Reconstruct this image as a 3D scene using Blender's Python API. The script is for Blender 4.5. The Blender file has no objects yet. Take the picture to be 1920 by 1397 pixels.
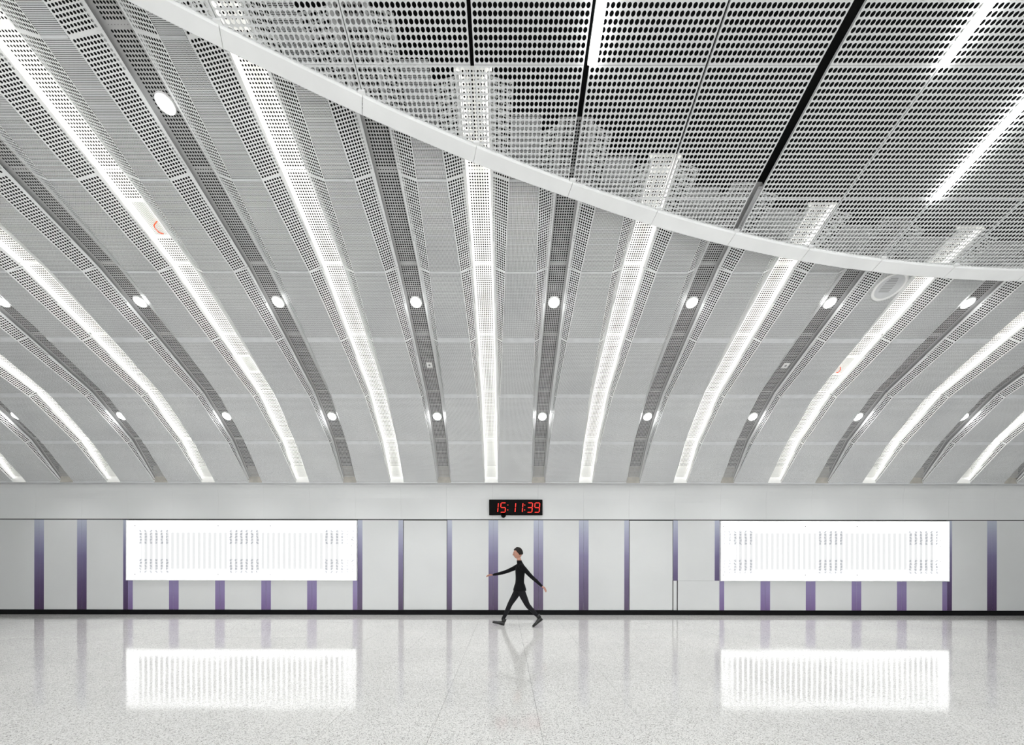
import bpy, bmesh, math, random
import numpy as np
from mathutils import Vector, Matrix
random.seed(7)
C = bpy.context.scene.collection
PI = math.pi

# ------------------------------------------------------------------ camera
EYE = 1.514
FPX = 750.0
cd = bpy.data.cameras.new('camera')
cam = bpy.data.objects.new('camera', cd); C.objects.link(cam)
cam.location = (0, 0, EYE)
cam.rotation_euler = (math.radians(90), math.radians(-0.08), 0)
cd.sensor_width = 36.0
cd.lens = 36.0 * FPX / 1920.0
cd.shift_x = 12.0 / 1920.0
cd.shift_y = 346.5 / 1920.0
cd.clip_start = 0.05
bpy.context.scene.camera = cam

# ------------------------------------------------------------------ world, exposure
w = bpy.data.worlds.new('world'); bpy.context.scene.world = w
w.use_nodes = True
w.node_tree.nodes['Background'].inputs[0].default_value = (0, 0, 0, 1)
w.node_tree.nodes['Background'].inputs[1].default_value = 0.0
sc = bpy.context.scene
sc.view_settings.view_transform = 'Standard'
sc.view_settings.look = 'None'
sc.view_settings.gamma = 1.0
sc.view_settings.use_curve_mapping = False
sc.view_settings.exposure = 1.42
sc.cycles.use_denoising = True
sc.cycles.max_bounces = 7
sc.cycles.diffuse_bounces = 5
sc.cycles.glossy_bounces = 3
sc.cycles.sample_clamp_indirect = 6.0
sc.cycles.caustics_reflective = False
sc.cycles.caustics_refractive = False

# light strengths (lamps of the hall, and last the added fill)
LED_E = 3.4
SPOT_E = 9.0
SPOT_W = 2.6
LINE_E = 9.0        # linear lamps in the joints of the canopy
BOX_E = 0.80        # lightbox face
FILL_W = 16.0

def area(name, loc, size, size_y, watts, rot=(0, 0, 0), col=(1, 1, 1)):
    l = bpy.data.lights.new(name, 'AREA'); l.shape = 'RECTANGLE'
    l.size = size; l.size_y = size_y; l.energy = watts; l.color = col
    o = bpy.data.objects.new(name, l); C.objects.link(o)
    o.location = loc; o.rotation_euler = rot
    return o

FILL_LAMPS = []  # unseen lamps added over the hall behind the camera as fill
for ix in range(-4, 6):
    for iy in range(3):
        FILL_LAMPS.append((-0.35 + 2.4 * ix + 1.2, -1.6 - 3.2 * iy))
for (x, y) in FILL_LAMPS:
    area('fill_beam', (x, y, 6.96), 0.10, 2.3, FILL_W, col=(0.97, 0.99, 1.0))

# fill areas added at the unseen wall behind the camera, brightening wall and vault
for x in (-11.0, -4.5, 3.0, 10.0):
    area('front_wall_fill', (x, -12.85, 2.2), 5.4, 1.8, 105.0, rot=(math.radians(90), 0, math.radians(180)), col=(0.98, 0.99, 1.0))

# ------------------------------------------------------------------ materials
def mat(name, col=(0.8, 0.8, 0.8), rough=0.5, metal=0.0, emit=None, es=0.0, spec=0.5, coat=0.0):
    m = bpy.data.materials.new(name); m.use_nodes = True
    b = m.node_tree.nodes['Principled BSDF']
    b.inputs['Base Color'].default_value = (*col, 1)
    b.inputs['Roughness'].default_value = rough
    b.inputs['Metallic'].default_value = metal
    b.inputs['Specular IOR Level'].default_value = spec
    b.inputs['Coat Weight'].default_value = coat
    if emit:
        b.inputs['Emission Color'].default_value = (*emit, 1)
        b.inputs['Emission Strength'].default_value = es
    return m

def N(m, t, **kw):
    n = m.node_tree.nodes.new(t)
    for k, v in kw.items():
        setattr(n, k, v)
    return n
def L(m, a, b): m.node_tree.links.new(a, b)
def math_n(m, op, a, b=None, c=None):
    n = N(m, 'ShaderNodeMath', operation=op)
    for i, v in enumerate((a, b, c)):
        if v is None: continue
        if isinstance(v, (int, float)): n.inputs[i].default_value = v
        else: L(m, v, n.inputs[i])
    return n.outputs[0]
def bsdf(m): return m.node_tree.nodes['Principled BSDF']
def ramp(m, fac, stops, interp='LINEAR'):
    r = N(m, 'ShaderNodeValToRGB'); r.color_ramp.interpolation = interp
    els = r.color_ramp.elements
    while len(els) < len(stops): els.new(0.5)
    for e, (p, c) in zip(els, stops):
        e.position = p; e.color = (*c, 1)
    L(m, fac, r.inputs[0])
    return r.outputs[0]
def mottled(m, col, amt=0.06, scale=1.3, obj=False):
    """faint cloudy wear on a painted surface"""
    tc = N(m, 'ShaderNodeTexCoord') if obj else N(m, 'ShaderNodeNewGeometry')
    out = tc.outputs['Object'] if obj else tc.outputs['Position']
    nz = N(m, 'ShaderNodeTexNoise'); nz.inputs['Scale'].default_value = scale
    nz.inputs['Detail'].default_value = 4
    L(m, out, nz.inputs['Vector'])
    c1 = tuple(max(0, c * (1 - amt)) for c in col); c2 = tuple(min(1, c * (1 + amt)) for c in col)
    L(m, ramp(m, nz.outputs['Fac'], [(0.35, c1), (0.65, c2)]), bsdf(m).inputs['Base Color'])

M = {}
M['panel'] = mat('white_perforated_metal', (0.80, 0.81, 0.81), 0.42); mottled(M['panel'], (0.80, 0.81, 0.81), 0.03)
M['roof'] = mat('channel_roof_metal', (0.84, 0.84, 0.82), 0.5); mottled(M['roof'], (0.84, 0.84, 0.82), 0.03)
M['roof_shaded'] = mat('shade_toned_roof_metal', (0.50, 0.50, 0.50), 0.5); mottled(M['roof_shaded'], (0.50, 0.50, 0.50), 0.05)  # same plate as the roof, shade of unlit channels put into its colour
M['canopy'] = mat('canopy_metal', (0.69, 0.70, 0.705), 0.4); mottled(M['canopy'], (0.69, 0.70, 0.705), 0.03)
M['rim'] = mat('canopy_rim_paint', (0.88, 0.89, 0.89), 0.35); mottled(M['rim'], (0.88, 0.89, 0.89), 0.03, 2.0)
M['strip'] = mat('joint_strip_paint', (0.62, 0.63, 0.64), 0.4); mottled(M['strip'], (0.62, 0.63, 0.64), 0.05, 6.0)
M['wall'] = mat('white_glass_panel', (0.62, 0.63, 0.63), 0.22, spec=0.3); mottled(M['wall'], (0.62, 0.63, 0.63), 0.025, 0.6)
M['cove'] = mat('white_cove_panel', (0.68, 0.69, 0.69), 0.22, spec=0.3); mottled(M['cove'], (0.68, 0.69, 0.69), 0.025, 0.7)
M['plain'] = mat('white_plaster', (0.8, 0.8, 0.79), 0.7); mottled(M['plain'], (0.8, 0.8, 0.79), 0.03)
M['black'] = mat('black_base_metal', (0.002, 0.002, 0.0025), 0.5, spec=0.12); mottled(M['black'], (0.002, 0.002, 0.0025), 0.3, 5)
M['gap'] = mat('dark_joint', (0.03, 0.03, 0.03), 0.8)
M['slab'] = mat('dark_void_concrete', (0.004, 0.004, 0.004), 0.9)
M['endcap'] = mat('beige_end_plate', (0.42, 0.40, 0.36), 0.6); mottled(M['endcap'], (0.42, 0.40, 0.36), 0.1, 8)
M['led'] = mat('led_strip_glow', (0.9, 0.9, 0.9), 0.5, emit=(1.0, 0.985, 0.94), es=LED_E)
M['spot'] = mat('spotlight_lens_glow', (0.9, 0.9, 0.9), 0.5, emit=(1.0, 1.0, 1.0), es=SPOT_E)
M['line'] = mat('linear_lamp_glow', (0.9, 0.9, 0.9), 0.5, emit=(1.0, 1.0, 1.0), es=LINE_E)
M['metal'] = mat('grey_metal', (0.35, 0.35, 0.36), 0.4, metal=0.6); mottled(M['metal'], (0.35, 0.35, 0.36), 0.05, 9)
M['white'] = mat('white_frame_paint', (0.86, 0.86, 0.85), 0.4); mottled(M['white'], (0.86, 0.86, 0.85), 0.02, 5)
M['orange'] = mat('orange_cord_jacket', (0.85, 0.10, 0.02), 0.5); mottled(M['orange'], (0.85, 0.10, 0.02), 0.1, 20)

# flat ceiling panels: white sheet, tiny punched holes backed by black fleece
def flat_mat(name, rad):
    m = mat(name, (0.8, 0.8, 0.8), 0.3)
    tc = N(m, 'ShaderNodeTexCoord'); sp = N(m, 'ShaderNodeSeparateXYZ'); L(m, tc.outputs['Object'], sp.inputs[0])
    P = 0.0135
    fx = math_n(m, 'SUBTRACT', math_n(m, 'FRACT', math_n(m, 'DIVIDE', sp.outputs[0], P)), 0.5)
    fy = math_n(m, 'SUBTRACT', math_n(m, 'FRACT', math_n(m, 'DIVIDE', sp.outputs[1], P)), 0.5)
    d = math_n(m, 'SQRT', math_n(m, 'ADD', math_n(m, 'MULTIPLY', fx, fx), math_n(m, 'MULTIPLY', fy, fy)))
    nz = N(m, 'ShaderNodeTexNoise'); nz.inputs['Scale'].default_value = 1.1; nz.inputs['Detail'].default_value = 6
    geo = N(m, 'ShaderNodeNewGeometry'); L(m, geo.outputs['Position'], nz.inputs['Vector'])
    base = ramp(m, nz.outputs['Fac'], [(0.3, (0.74, 0.75, 0.76)), (0.7, (0.84, 0.85, 0.85))])
    hole = math_n(m, 'LESS_THAN', d, rad)
    mx = N(m, 'ShaderNodeMix', data_type='RGBA')
    L(m, hole, mx.inputs['Factor']); L(m, base, mx.inputs['A']); mx.inputs['B'].default_value = (0.012, 0.012, 0.013, 1)
    L(m, mx.outputs['Result'], bsdf(m).inputs['Base Color'])
    L(m, math_n(m, 'MULTIPLY_ADD', hole, 0.6, 0.28), bsdf(m).inputs['Roughness'])
    L(m, math_n(m, 'MULTIPLY_ADD', hole, -0.5, 0.5), bsdf(m).inputs['Specular IOR Level'])
    return m
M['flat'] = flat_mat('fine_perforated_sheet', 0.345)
M['flat_mid'] = flat_mat('brightened_sheet_mid', 0.33)  # same sheet, extra brightness of lower rows put into smaller holes
M['flat_low'] = flat_mat('brightened_sheet_low', 0.31)  # same sheet again, brightened further for the lowest rows

def stripe_mat(name, stops):
    """purple print fading upward into pale lavender, made of fine vertical lines"""
    m = mat(name, (0.3, 0.25, 0.4), 0.25)
    geo = N(m, 'ShaderNodeNewGeometry'); sp = N(m, 'ShaderNodeSeparateXYZ'); L(m, geo.outputs['Position'], sp.inputs[0])
    t = math_n(m, 'DIVIDE', math_n(m, 'SUBTRACT', sp.outputs[2], 0.12), 2.38)
    a = ramp(m, t, stops)
    ln = math_n(m, 'FRACT', math_n(m, 'MULTIPLY', sp.outputs[0], 1 / 0.021))
    li = math_n(m, 'LESS_THAN', ln, 0.22)
    f = math_n(m, 'MULTIPLY', li, 0.08)
    mx = N(m, 'ShaderNodeMix', data_type='RGBA'); L(m, f, mx.inputs['Factor']); L(m, a, mx.inputs['A'])
    mx.inputs['B'].default_value = (0.62, 0.60, 0.72, 1)
    L(m, mx.outputs['Result'], bsdf(m).inputs['Base Color'])
    return m
M['purple'] = stripe_mat('purple_fading_print', [(0.0, (0.045, 0.016, 0.070)), (0.3, (0.078, 0.048, 0.135)), (0.6, (0.145, 0.125, 0.245)), (0.8, (0.27, 0.27, 0.395)), (1.0, (0.43, 0.46, 0.55))])
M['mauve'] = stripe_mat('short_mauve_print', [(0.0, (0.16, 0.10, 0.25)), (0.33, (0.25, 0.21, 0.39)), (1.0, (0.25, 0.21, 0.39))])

def floor_mat():
    m = mat('polished_speckled_terrazzo', (0.75, 0.74, 0.72), 0.07, spec=0.38)
    geo = N(m, 'ShaderNodeNewGeometry'); oi = N(m, 'ShaderNodeObjectInfo')
    v = N(m, 'ShaderNodeTexVoronoi'); v.inputs['Scale'].default_value = 150; L(m, geo.outputs['Position'], v.inputs['Vector'])
    sep = N(m, 'ShaderNodeSeparateColor'); L(m, v.outputs['Color'], sep.inputs[0])
    grain = ramp(m, sep.outputs[0], [(0.0, (0.24, 0.23, 0.22)), (0.15, (0.50, 0.49, 0.475)), (0.3, (0.76, 0.75, 0.73)), (0.7, (0.84, 0.83, 0.81)), (1.0, (0.92, 0.91, 0.89))])
    v2 = N(m, 'ShaderNodeTexVoronoi'); v2.inputs['Scale'].default_value = 80; L(m, geo.outputs['Position'], v2.inputs['Vector'])
    sep2 = N(m, 'ShaderNodeSeparateColor'); L(m, v2.outputs['Color'], sep2.inputs[0])
    dark = math_n(m, 'MULTIPLY', math_n(m, 'LESS_THAN', sep2.outputs[1], 0.10), math_n(m, 'LESS_THAN', v2.outputs['Distance'], 0.34))
    nz = N(m, 'ShaderNodeTexNoise'); nz.inputs['Scale'].default_value = 0.7; nz.inputs['Detail'].default_value = 5
    L(m, geo.outputs['Position'], nz.inputs['Vector'])
    tint = ramp(m, nz.outputs['Fac'], [(0.3, (0.93, 0.93, 0.93)), (0.7, (1, 1, 0.995))])
    mx = N(m, 'ShaderNodeMix', data_type='RGBA'); L(m, math_n(m, 'MULTIPLY', dark, 0.6), mx.inputs['Factor']); L(m, grain, mx.inputs['A'])
    mx.inputs['B'].default_value = (0.25, 0.24, 0.235, 1)
    mu = N(m, 'ShaderNodeMix', data_type='RGBA', blend_type='MULTIPLY'); mu.inputs['Factor'].default_value = 1
    L(m, mx.outputs['Result'], mu.inputs['A']); L(m, tint, mu.inputs['B'])
    hs = N(m, 'ShaderNodeHueSaturation'); L(m, mu.outputs['Result'], hs.inputs['Color'])
    L(m, math_n(m, 'MULTIPLY_ADD', oi.outputs['Random'], 0.04, 0.98), hs.inputs['Value'])
    L(m, hs.outputs['Color'], bsdf(m).inputs['Base Color'])
    # faint polishing waves
    mp = N(m, 'ShaderNodeMapping'); mp.inputs['Scale'].default_value = (1.0, 0.25, 1); L(m, geo.outputs['Position'], mp.inputs['Vector'])
    n2 = N(m, 'ShaderNodeTexNoise'); n2.inputs['Scale'].default_value = 2.2; n2.inputs['Detail'].default_value = 2
    L(m, mp.outputs[0], n2.inputs['Vector'])
    bp = N(m, 'ShaderNodeBump'); bp.inputs['Strength'].default_value = 0.035; bp.inputs['Distance'].default_value = 0.02
    L(m, n2.outputs['Fac'], bp.inputs['Height']); L(m, bp.outputs[0], bsdf(m).inputs['Normal'])
    L(m, ramp(m, nz.outputs['Fac'], [(0.3, (0.05, 0.05, 0.05)), (0.7, (0.10, 0.10, 0.10))]), bsdf(m).inputs['Roughness'])
    return m
M['floor'] = floor_mat()

# ------------------------------------------------------------------ mesh helpers
class MB:
    def __init__(s): s.v = []; s.f = []
    def add(s, vs, fs):
        k = len(s.v); s.v += [tuple(v) for v in vs]; s.f += [tuple(k + i for i in f) for f in fs]
    def quad(s, a, b, c, d): s.add([a, b, c, d], [(0, 1, 2, 3)])
    def box(s, x0, x1, y0, y1, z0, z1):
        s.add([(x0, y0, z0), (x1, y0, z0), (x1, y1, z0), (x0, y1, z0), (x0, y0, z1), (x1, y0, z1), (x1, y1, z1), (x0, y1, z1)],
              [(0, 3, 2, 1), (4, 5, 6, 7), (0, 1, 5, 4), (1, 2, 6, 5), (2, 3, 7, 6), (3, 0, 4, 7)])
    def cyl(s, p0, p1, r0, r1=None, n=16, cap=True):
        r1 = r0 if r1 is None else r1
        p0 = Vector(p0); p1 = Vector(p1); d = (p1 - p0).normalized()
        a = d.orthogonal().normalized(); b = d.cross(a)
        vs = []
        for p, r in ((p0, r0), (p1, r1)):
            for i in range(n):
                t = 2 * PI * i / n; vs.append(p + (a * math.cos(t) + b * math.sin(t)) * r)
        fs = [(i, (i + 1) % n, n + (i + 1) % n, n + i) for i in range(n)]
        if cap: fs += [tuple(range(n))[::-1], tuple(range(n, 2 * n))]
        s.add(vs, fs)
    def dome(s, c, r, zs, n=20, rings=6):
        """hemisphere-like dome; zs = signed height"""
        vs = []; fs = []
        for j in range(rings):
            t = (PI / 2) * j / rings
            for i in range(n):
                a = 2 * PI * i / n
                vs.append((c[0] + r * math.cos(t) * math.cos(a), c[1] + r * math.cos(t) * math.sin(a), c[2] + zs * math.sin(t)))
        vs.append((c[0], c[1], c[2] + zs))
        for j in range(rings - 1):
            for i in range(n):
                fs.append((j * n + i, j * n + (i + 1) % n, (j + 1) * n + (i + 1) % n, (j + 1) * n + i))
        for i in range(n): fs.append(((rings - 1) * n + i, (rings - 1) * n + (i + 1) % n, rings * n))
        s.add(vs, fs)
    def mesh(s, name, material, bevel=0.0, smooth=False):
        me = bpy.data.meshes.new(name); me.from_pydata(s.v, [], s.f); me.materials.append(material)
        if bevel:
            bm = bmesh.new(); bm.from_mesh(me)
            bmesh.ops.bevel(bm, geom=bm.edges[:], offset=bevel, segments=2, affect='EDGES', clamp_overlap=True)
            bm.to_mesh(me); bm.free()
        if smooth:
            for p in me.polygons: p.use_smooth = True
        me.update()
        return me
    def build(s, name, material, parent=None, bevel=0.0, smooth=False, loc=(0, 0, 0), rot=(0, 0, 0)):
        return link(name, s.mesh(name, material, bevel, smooth), parent, loc, rot)

def link(name, me, parent=None, loc=(0, 0, 0), rot=(0, 0, 0), scale=(1, 1, 1)):
    o = bpy.data.objects.new(name, me); C.objects.link(o)
    o.location = loc; o.rotation_euler = rot; o.scale = scale
    if parent: o.parent = parent
    return o
def tag(o, label, cat, group=None):
    o['label'] = label; o['category'] = cat
    if group: o['group'] = group
    return o
def structure(name, label=None, loc=(0, 0, 0)):
    o = bpy.data.objects.new(name, None); C.objects.link(o); o.location = loc
    o.empty_display_size = 0.1
    o['kind'] = 'structure'
    if label: o['label'] = label
    return o
def empty(name, loc=(0, 0, 0), parent=None, rot=(0, 0, 0)):
    o = bpy.data.objects.new(name, None); C.objects.link(o); o.location = loc; o.rotation_euler = rot
    o.empty_display_size = 0.1
    if parent: o.parent = parent
    return o
def copy_tree(o, parent=None):
    c = o.copy(); C.objects.link(c); c.parent = parent
    for ch in list(o.children): copy_tree(ch, c)
    return c

def ring_cell(mb, f, x0, x1, y0, y1, r, n, wall=0.0):
    """one square of sheet with a round hole; f maps (x, y, z) to 3-D"""
    cx, cy = (x0 + x1) / 2, (y0 + y1) / 2
    q = n // 4
    hv = [f(cx + r * math.cos(2 * PI * k / n), cy + r * math.sin(2 * PI * k / n), 0) for k in range(n)]
    cor = [f(x1, y1, 0), f(x0, y1, 0), f(x0, y0, 0), f(x1, y0, 0)]
    fs = []
    for k in range(4):
        fs.append((n + k,) + tuple((k * q + j) % n for j in range(q, -1, -1)))
        fs.append((n + k, (k * q) % n, n + (k - 1) % 4))
    vs = hv + cor
    if wall:
        b = len(vs)
        vs = vs + [f(cx + r * math.cos(2 * PI * k / n), cy + r * math.sin(2 * PI * k / n), wall) for k in range(n)]
        fs += [(k, (k + 1) % n, b + (k + 1) % n, b + k) for k in range(n)]
    mb.add(vs, fs)

def perf_rows(mb, f, L0, L1, wfun, m0, m1, mend, pitch, r, n=8, centre=False, holes=True, wall=0.0):
    """perforated sheet between y = L0..L1, x = 0..wfun(y); solid margins m0 (x=0 side), m1 (far side), mend (ends)"""
    Lp = L1 - L0 - 2 * mend
    nr = int(Lp / pitch)
    if nr < 1 or not holes:
        mb.quad(f(0, L0, 0), f(wfun(L0), L0, 0), f(wfun(L1), L1, 0), f(0, L1, 0)); return
    py = Lp / nr
    for (a, b) in ((L0, L0 + mend), (L1 - mend, L1)):
        mb.quad(f(0, a, 0), f(wfun(a), a, 0), f(wfun(b), b, 0), f(0, b, 0))
    for i in range(nr):
        a = L0 + mend + i * py; b = a + py
        wmin = min(wfun(a), wfun(b))
        nc = max(0, int((wmin - m0 - m1) / pitch + 1e-6))
        xs = (wmin - nc * pitch) / 2 if centre else m0
        xe = xs + nc * pitch
        if xs > 0: mb.quad(f(0, a, 0), f(xs, a, 0), f(xs, b, 0), f(0, b, 0))
        mb.quad(f(xe, a, 0), f(wfun(a), a, 0), f(wfun(b), b, 0), f(xe, b, 0))
        for c in range(nc):
            ring_cell(mb, f, xs + c * pitch, xs + (c + 1) * pitch, a, b, r, n, wall)

# ------------------------------------------------------------------ profiles
# vault of the ribbed ceiling: joints of the flat panels (Y, Z), from far wall to camera, with channel widths there
J = [(10.18, 3.41), (9.46, 4.20), (8.56, 4.94), (7.42, 5.51), (6.345, 6.03), (5.20, 6.41), (4.05, 6.77), (2.90, 7.06), (1.72, 7.27)]
W = [0.34, 0.41, 0.497, 0.61, 0.715, 0.82, 0.925, 1.01, 1.06]
PITCH_X = 1.2
X0 = -0.365
LIP = 0.155; LIPH = 0.135; ROOFH = 0.21; ROOFX = 0.205
CX, CY, CR = 8.5, -22.25, 28.4     # canopy circle
def circ_y(x, R): return CY + math.sqrt(max(0.01, R * R - (x - CX) ** 2))
# canopy surface joints
K = [(7.50, 5.40), (6.42, 5.86), (5.29, 6.26), (4.10, 6.56), (2.92, 6.80), (1.73, 6.96), (0.53, 7.05), (-0.67, 7.08)]
def canopy_z(y):
    for (a, b) in zip(K[:-1], K[1:]):
        if b[0] <= y <= a[0]:
            t = (y - b[0]) / (a[0] - b[0]); return b[1] + t * (a[1] - b[1])
    return K[-1][1] if y < K[-1][0] else K[0][1]

# ------------------------------------------------------------------ floor
YJ0, YP, XJ0, XP = 4.055, 0.86, 0.31, 0.95
fl = structure('floor', 'pale polished speckled stone floor in large square slabs')
b = MB(); b.box(-16, 17, -13, 11.0, -0.20, -0.012); b.build('floor_bed', M['gap'], fl)
tb = MB(); tb.box(0.0012, XP - 0.0012, 0.0012, YP - 0.0012, -0.012, 0)
tile_me = tb.mesh('floor_tile', M['floor'])
rest = MB()
WALL_Y = 10.52
for j in range(-20, 9):
    y = YJ0 + j * YP
    if y > WALL_Y - 0.02: continue
    for i in range(-17, 18):
        x = XJ0 + i * XP
        if x < -15.9 or x + XP > 16.9: continue
        vis = y + YP > 3.1 and abs(x + XP / 2) < 1.30 * (y + YP) + 1.0
        if vis:
            o = link('floor_tile', tile_me, fl, (x, y, 0), (math.radians(random.gauss(0, 0.025)), math.radians(random.gauss(0, 0.02)), 0))
        else:
            rest.box(x + 0.0012, x + XP - 0.0012, y + 0.0012, y + YP - 0.0012, -0.012, 0)
ro = rest.build('distant_floor_tiles', M['floor'], fl); ro['kind'] = 'stuff'

# ------------------------------------------------------------------ far wall
def PX(px): return (px - 948.0) / 71.3
wb = structure('wall_back', 'white wall of glossy panels with purple stripes that fade upward')
b = MB(); b.box(-16, 17, WALL_Y + 0.03, WALL_Y + 0.5, 0, 8.6); b.build('backing', M['gap'], wb)
ZB, ZT = 0.126, 2.490
ZBOX0, ZBOX1 = 0.905, 2.46
def wall_panel(x0, x1, z0, z1, left=None, right=None, name='wall_panel', parent=None, g=0.0016):
    b = MB(); b.box(x0 + g, x1 - g, 0, 0.03, z0 + g, z1 - g)
    o = b.build(name, M['wall'], parent or wb, bevel=0.002, loc=(0, WALL_Y, 0))
    for s, (a, c) in (('l', (x0 + g + 0.0004, x0 + 0.126)), ('r', (x1 - 0.126, x1 - g - 0.0004))):
        if (s == 'l' and left) or (s == 'r' and right):
            q = MB(); q.box(a, c, -0.0015, 0.001, z0 + g + 0.001, z1 - g - 0.001)
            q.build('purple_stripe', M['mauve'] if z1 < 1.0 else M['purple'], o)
    return o
seams = [-13.5 - 1.2, -13.48, PX(73.3), PX(153.5), PX(240), PX(326), PX(412.5), PX(499), PX(585), PX(670.5), PX(756), PX(838.5), PX(925), PX(1009.5), PX(1094.5),
         PX(1179.5), PX(1262), PX(1349), PX(1435), PX(1520), PX(1606), PX(1691), PX(1776), PX(1860), PX(1860) + 1.19, PX(1860) + 2.38, PX(1860) + 3.5]
for i in range(len(seams) - 1):
    a, c = seams[i], seams[i + 1]
    L_, R_ = True, True
    if i == 10:      # service door left
        continue
    if i == 15: continue
    if 4 <= i <= 8 or 17 <= i <= 21:     # below the lightboxes
        wall_panel(a, c, ZB, ZBOX0 - 0.005, True, True)
        continue
    if i == 16:      # panel between the service door and the right lightbox, in two heights
        wall_panel(a, c, ZBOX0, ZT, True, True)
        wall_panel(a + 0.13, c, ZB, ZBOX0, False, False)
        q = MB(); q.box(a + 0.012, a + 0.10, 0, 0.03, ZB + 0.004, ZBOX0 - 0.004); q.build('cover_strip', M['wall'], wb, loc=(0, WALL_Y, 0))
        continue
    if i == 0: L_ = False
    wall_panel(a, c, ZB, ZT, L_, R_)
for n, i in ((1, 10), (2, 15)):
    a, c = seams[i], seams[i + 1]
    d = structure('door_%d' % n, 'flush white service door in the wall panels')
    b = MB(); b.box(a + 0.014, c - 0.014, -0.002, 0.03, ZB + 0.006, ZT - 0.012)
    b.build('door_leaf', M['wall'], d, bevel=0.002, loc=(0, WALL_Y, 0))
# cove
cv = structure('trim_1', 'curved white cove above the striped wall panels')
prof = [(WALL_Y, 2.512), (WALL_Y, 2.75), (WALL_Y, 2.95), (WALL_Y - 0.004, 3.06), (WALL_Y - 0.014, 3.16), (WALL_Y - 0.028, 3.25), (WALL_Y - 0.046, 3.33), (WALL_Y - 0.062, 3.38), (WALL_Y - 0.076, 3.405)]
fine = []
for (p, q) in zip(prof[:-1], prof[1:]):
    for t in (0, 0.5): fine.append((p[0] + t * (q[0] - p[0]), p[1] + t * (q[1] - p[1])))
fine.append(prof[-1])
b = MB()
g = 0.0009
vs = [(g, y, z) for (y, z) in fine] + [(PITCH_X - g, y, z) for (y, z) in fine]
n_ = len(fine)
vs += [(g, y + 0.02, z + 0.004) for (y, z) in fine] + [(PITCH_X - g, y + 0.02, z + 0.004) for (y, z) in fine]
fs = [(i, i + 1, n_ + i + 1, n_ + i) for i in range(n_ - 1)]
fs += [(2 * n_ + i, 3 * n_ + i, 3 * n_ + i + 1, 2 * n_ + i + 1) for i in range(n_ - 1)]
fs += [(i, 2 * n_ + i, 2 * n_ + i + 1, i + 1) for i in range(n_ - 1)] + [(n_ + i, n_ + i + 1, 3 * n_ + i + 1, 3 * n_ + i) for i in range(n_ - 1)]
b.add(vs, fs)
bt = MB(); bt.box(-16, 17, J[0][0] + 0.005, WALL_Y - 0.05, 3.407, 3.43)
o = bt.build('ceiling_edge_strip', M['strip'], cv)
cove_me = b.mesh('cove_panel', M['cove'])
for k in range(-12, 14): link('cove_panel', cove_me, cv, (X0 + 0.015 + PITCH_X * k, 0, 0))
bb = MB(); bb.box(-16, 17, WALL_Y - 0.02, WALL_Y + 0.03, 0.0, ZB)
o = bb.build('baseboard_back', M['black']); o['kind'] = 'structure'
o['label'] = 'black skirting along the foot of the striped wall'

# ------------------------------------------------------------------ other walls of the hall (outside the frame)
b = MB(); b.box(-16.2, -16, -13, 11, 0, 8.6); o = b.build('wall_left', M['plain']); o['kind'] = 'structure'
b = MB(); b.box(17, 17.2, -13, 11, 0, 8.6); o = b.build('wall_right', M['plain']); o['kind'] = 'structure'
b = MB(); b.box(-16.2, 17.2, -13.2, -13, 0, 8.6); o = b.build('wall_front', M['plain']); o['kind'] = 'structure'
b = MB(); b.box(-16.2, 17.2, -13.2, 11.0, 8.6, 8.8); o = b.build('trim_2', M['slab']); o['kind'] = 'structure'
o['label'] = 'black void above the perforated ceilings'

# ------------------------------------------------------------------ ribbed ceiling
ceil = structure('ceiling', 'vaulted white ceiling of finely perforated flats between recessed channels')
def seg_frame(i):
    (ya, za), (yb, zb) = J[i + 1], J[i]      # near (upper) joint, far (lower) joint
    a = math.atan2(za - zb, yb - ya); Ls = math.hypot(za - zb, yb - ya)
    return ya, za, a, Ls
NSEG = len(J) - 1
SW = [0.03, 0.075, 0.08, 0.08, 0.018, 0.018, 0.018, 0.018]
SIDE_P, SIDE_R = 0.0335, 0.0126
ROOF_P = 0.0335

def hk(i, y, Ls): return 1.0 - 0.62 * max(0.0, y) / Ls if i == 0 else 1.0
def side_mesh(i, s, y0=0.0):
    _, _, _, Ls = seg_frame(i); w0, w1 = W[i + 1] / 2, W[i] / 2
    def geom(y):
        t = y / Ls; xo = w0 + (w1 - w0) * t
        dx, dz = LIP - xo, LIPH * hk(i, y, Ls); wd = math.hypot(dx, dz); return xo, dx / wd, dz / wd, wd
    def f(x, y, z):
        xo, dx, dz, wd = geom(y); return (s * (xo + dx * x), y, dz * x)
    mb = MB(); g = 0.001
    perf_rows(mb, f, y0 - 0.004, Ls + 0.002, lambda y: geom(y)[3], 0.012, 0.010, 0.014, SIDE_P, SIDE_R, 8)
    # folded upper lip
    for (a, c) in ((y0 - 0.03, Ls + (0.02 if i else -0.002)),):
        ha, hc = LIPH * hk(i, a, Ls), LIPH * hk(i, c, Ls)
        mb.quad((s * LIP, a, ha), (s * LIP, c, hc), (s * (ROOFX + 0.004), c, hc + 0.001), (s * (ROOFX + 0.004), a, ha + 0.001))
    return mb.mesh('side_panel', M['panel'])
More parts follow.
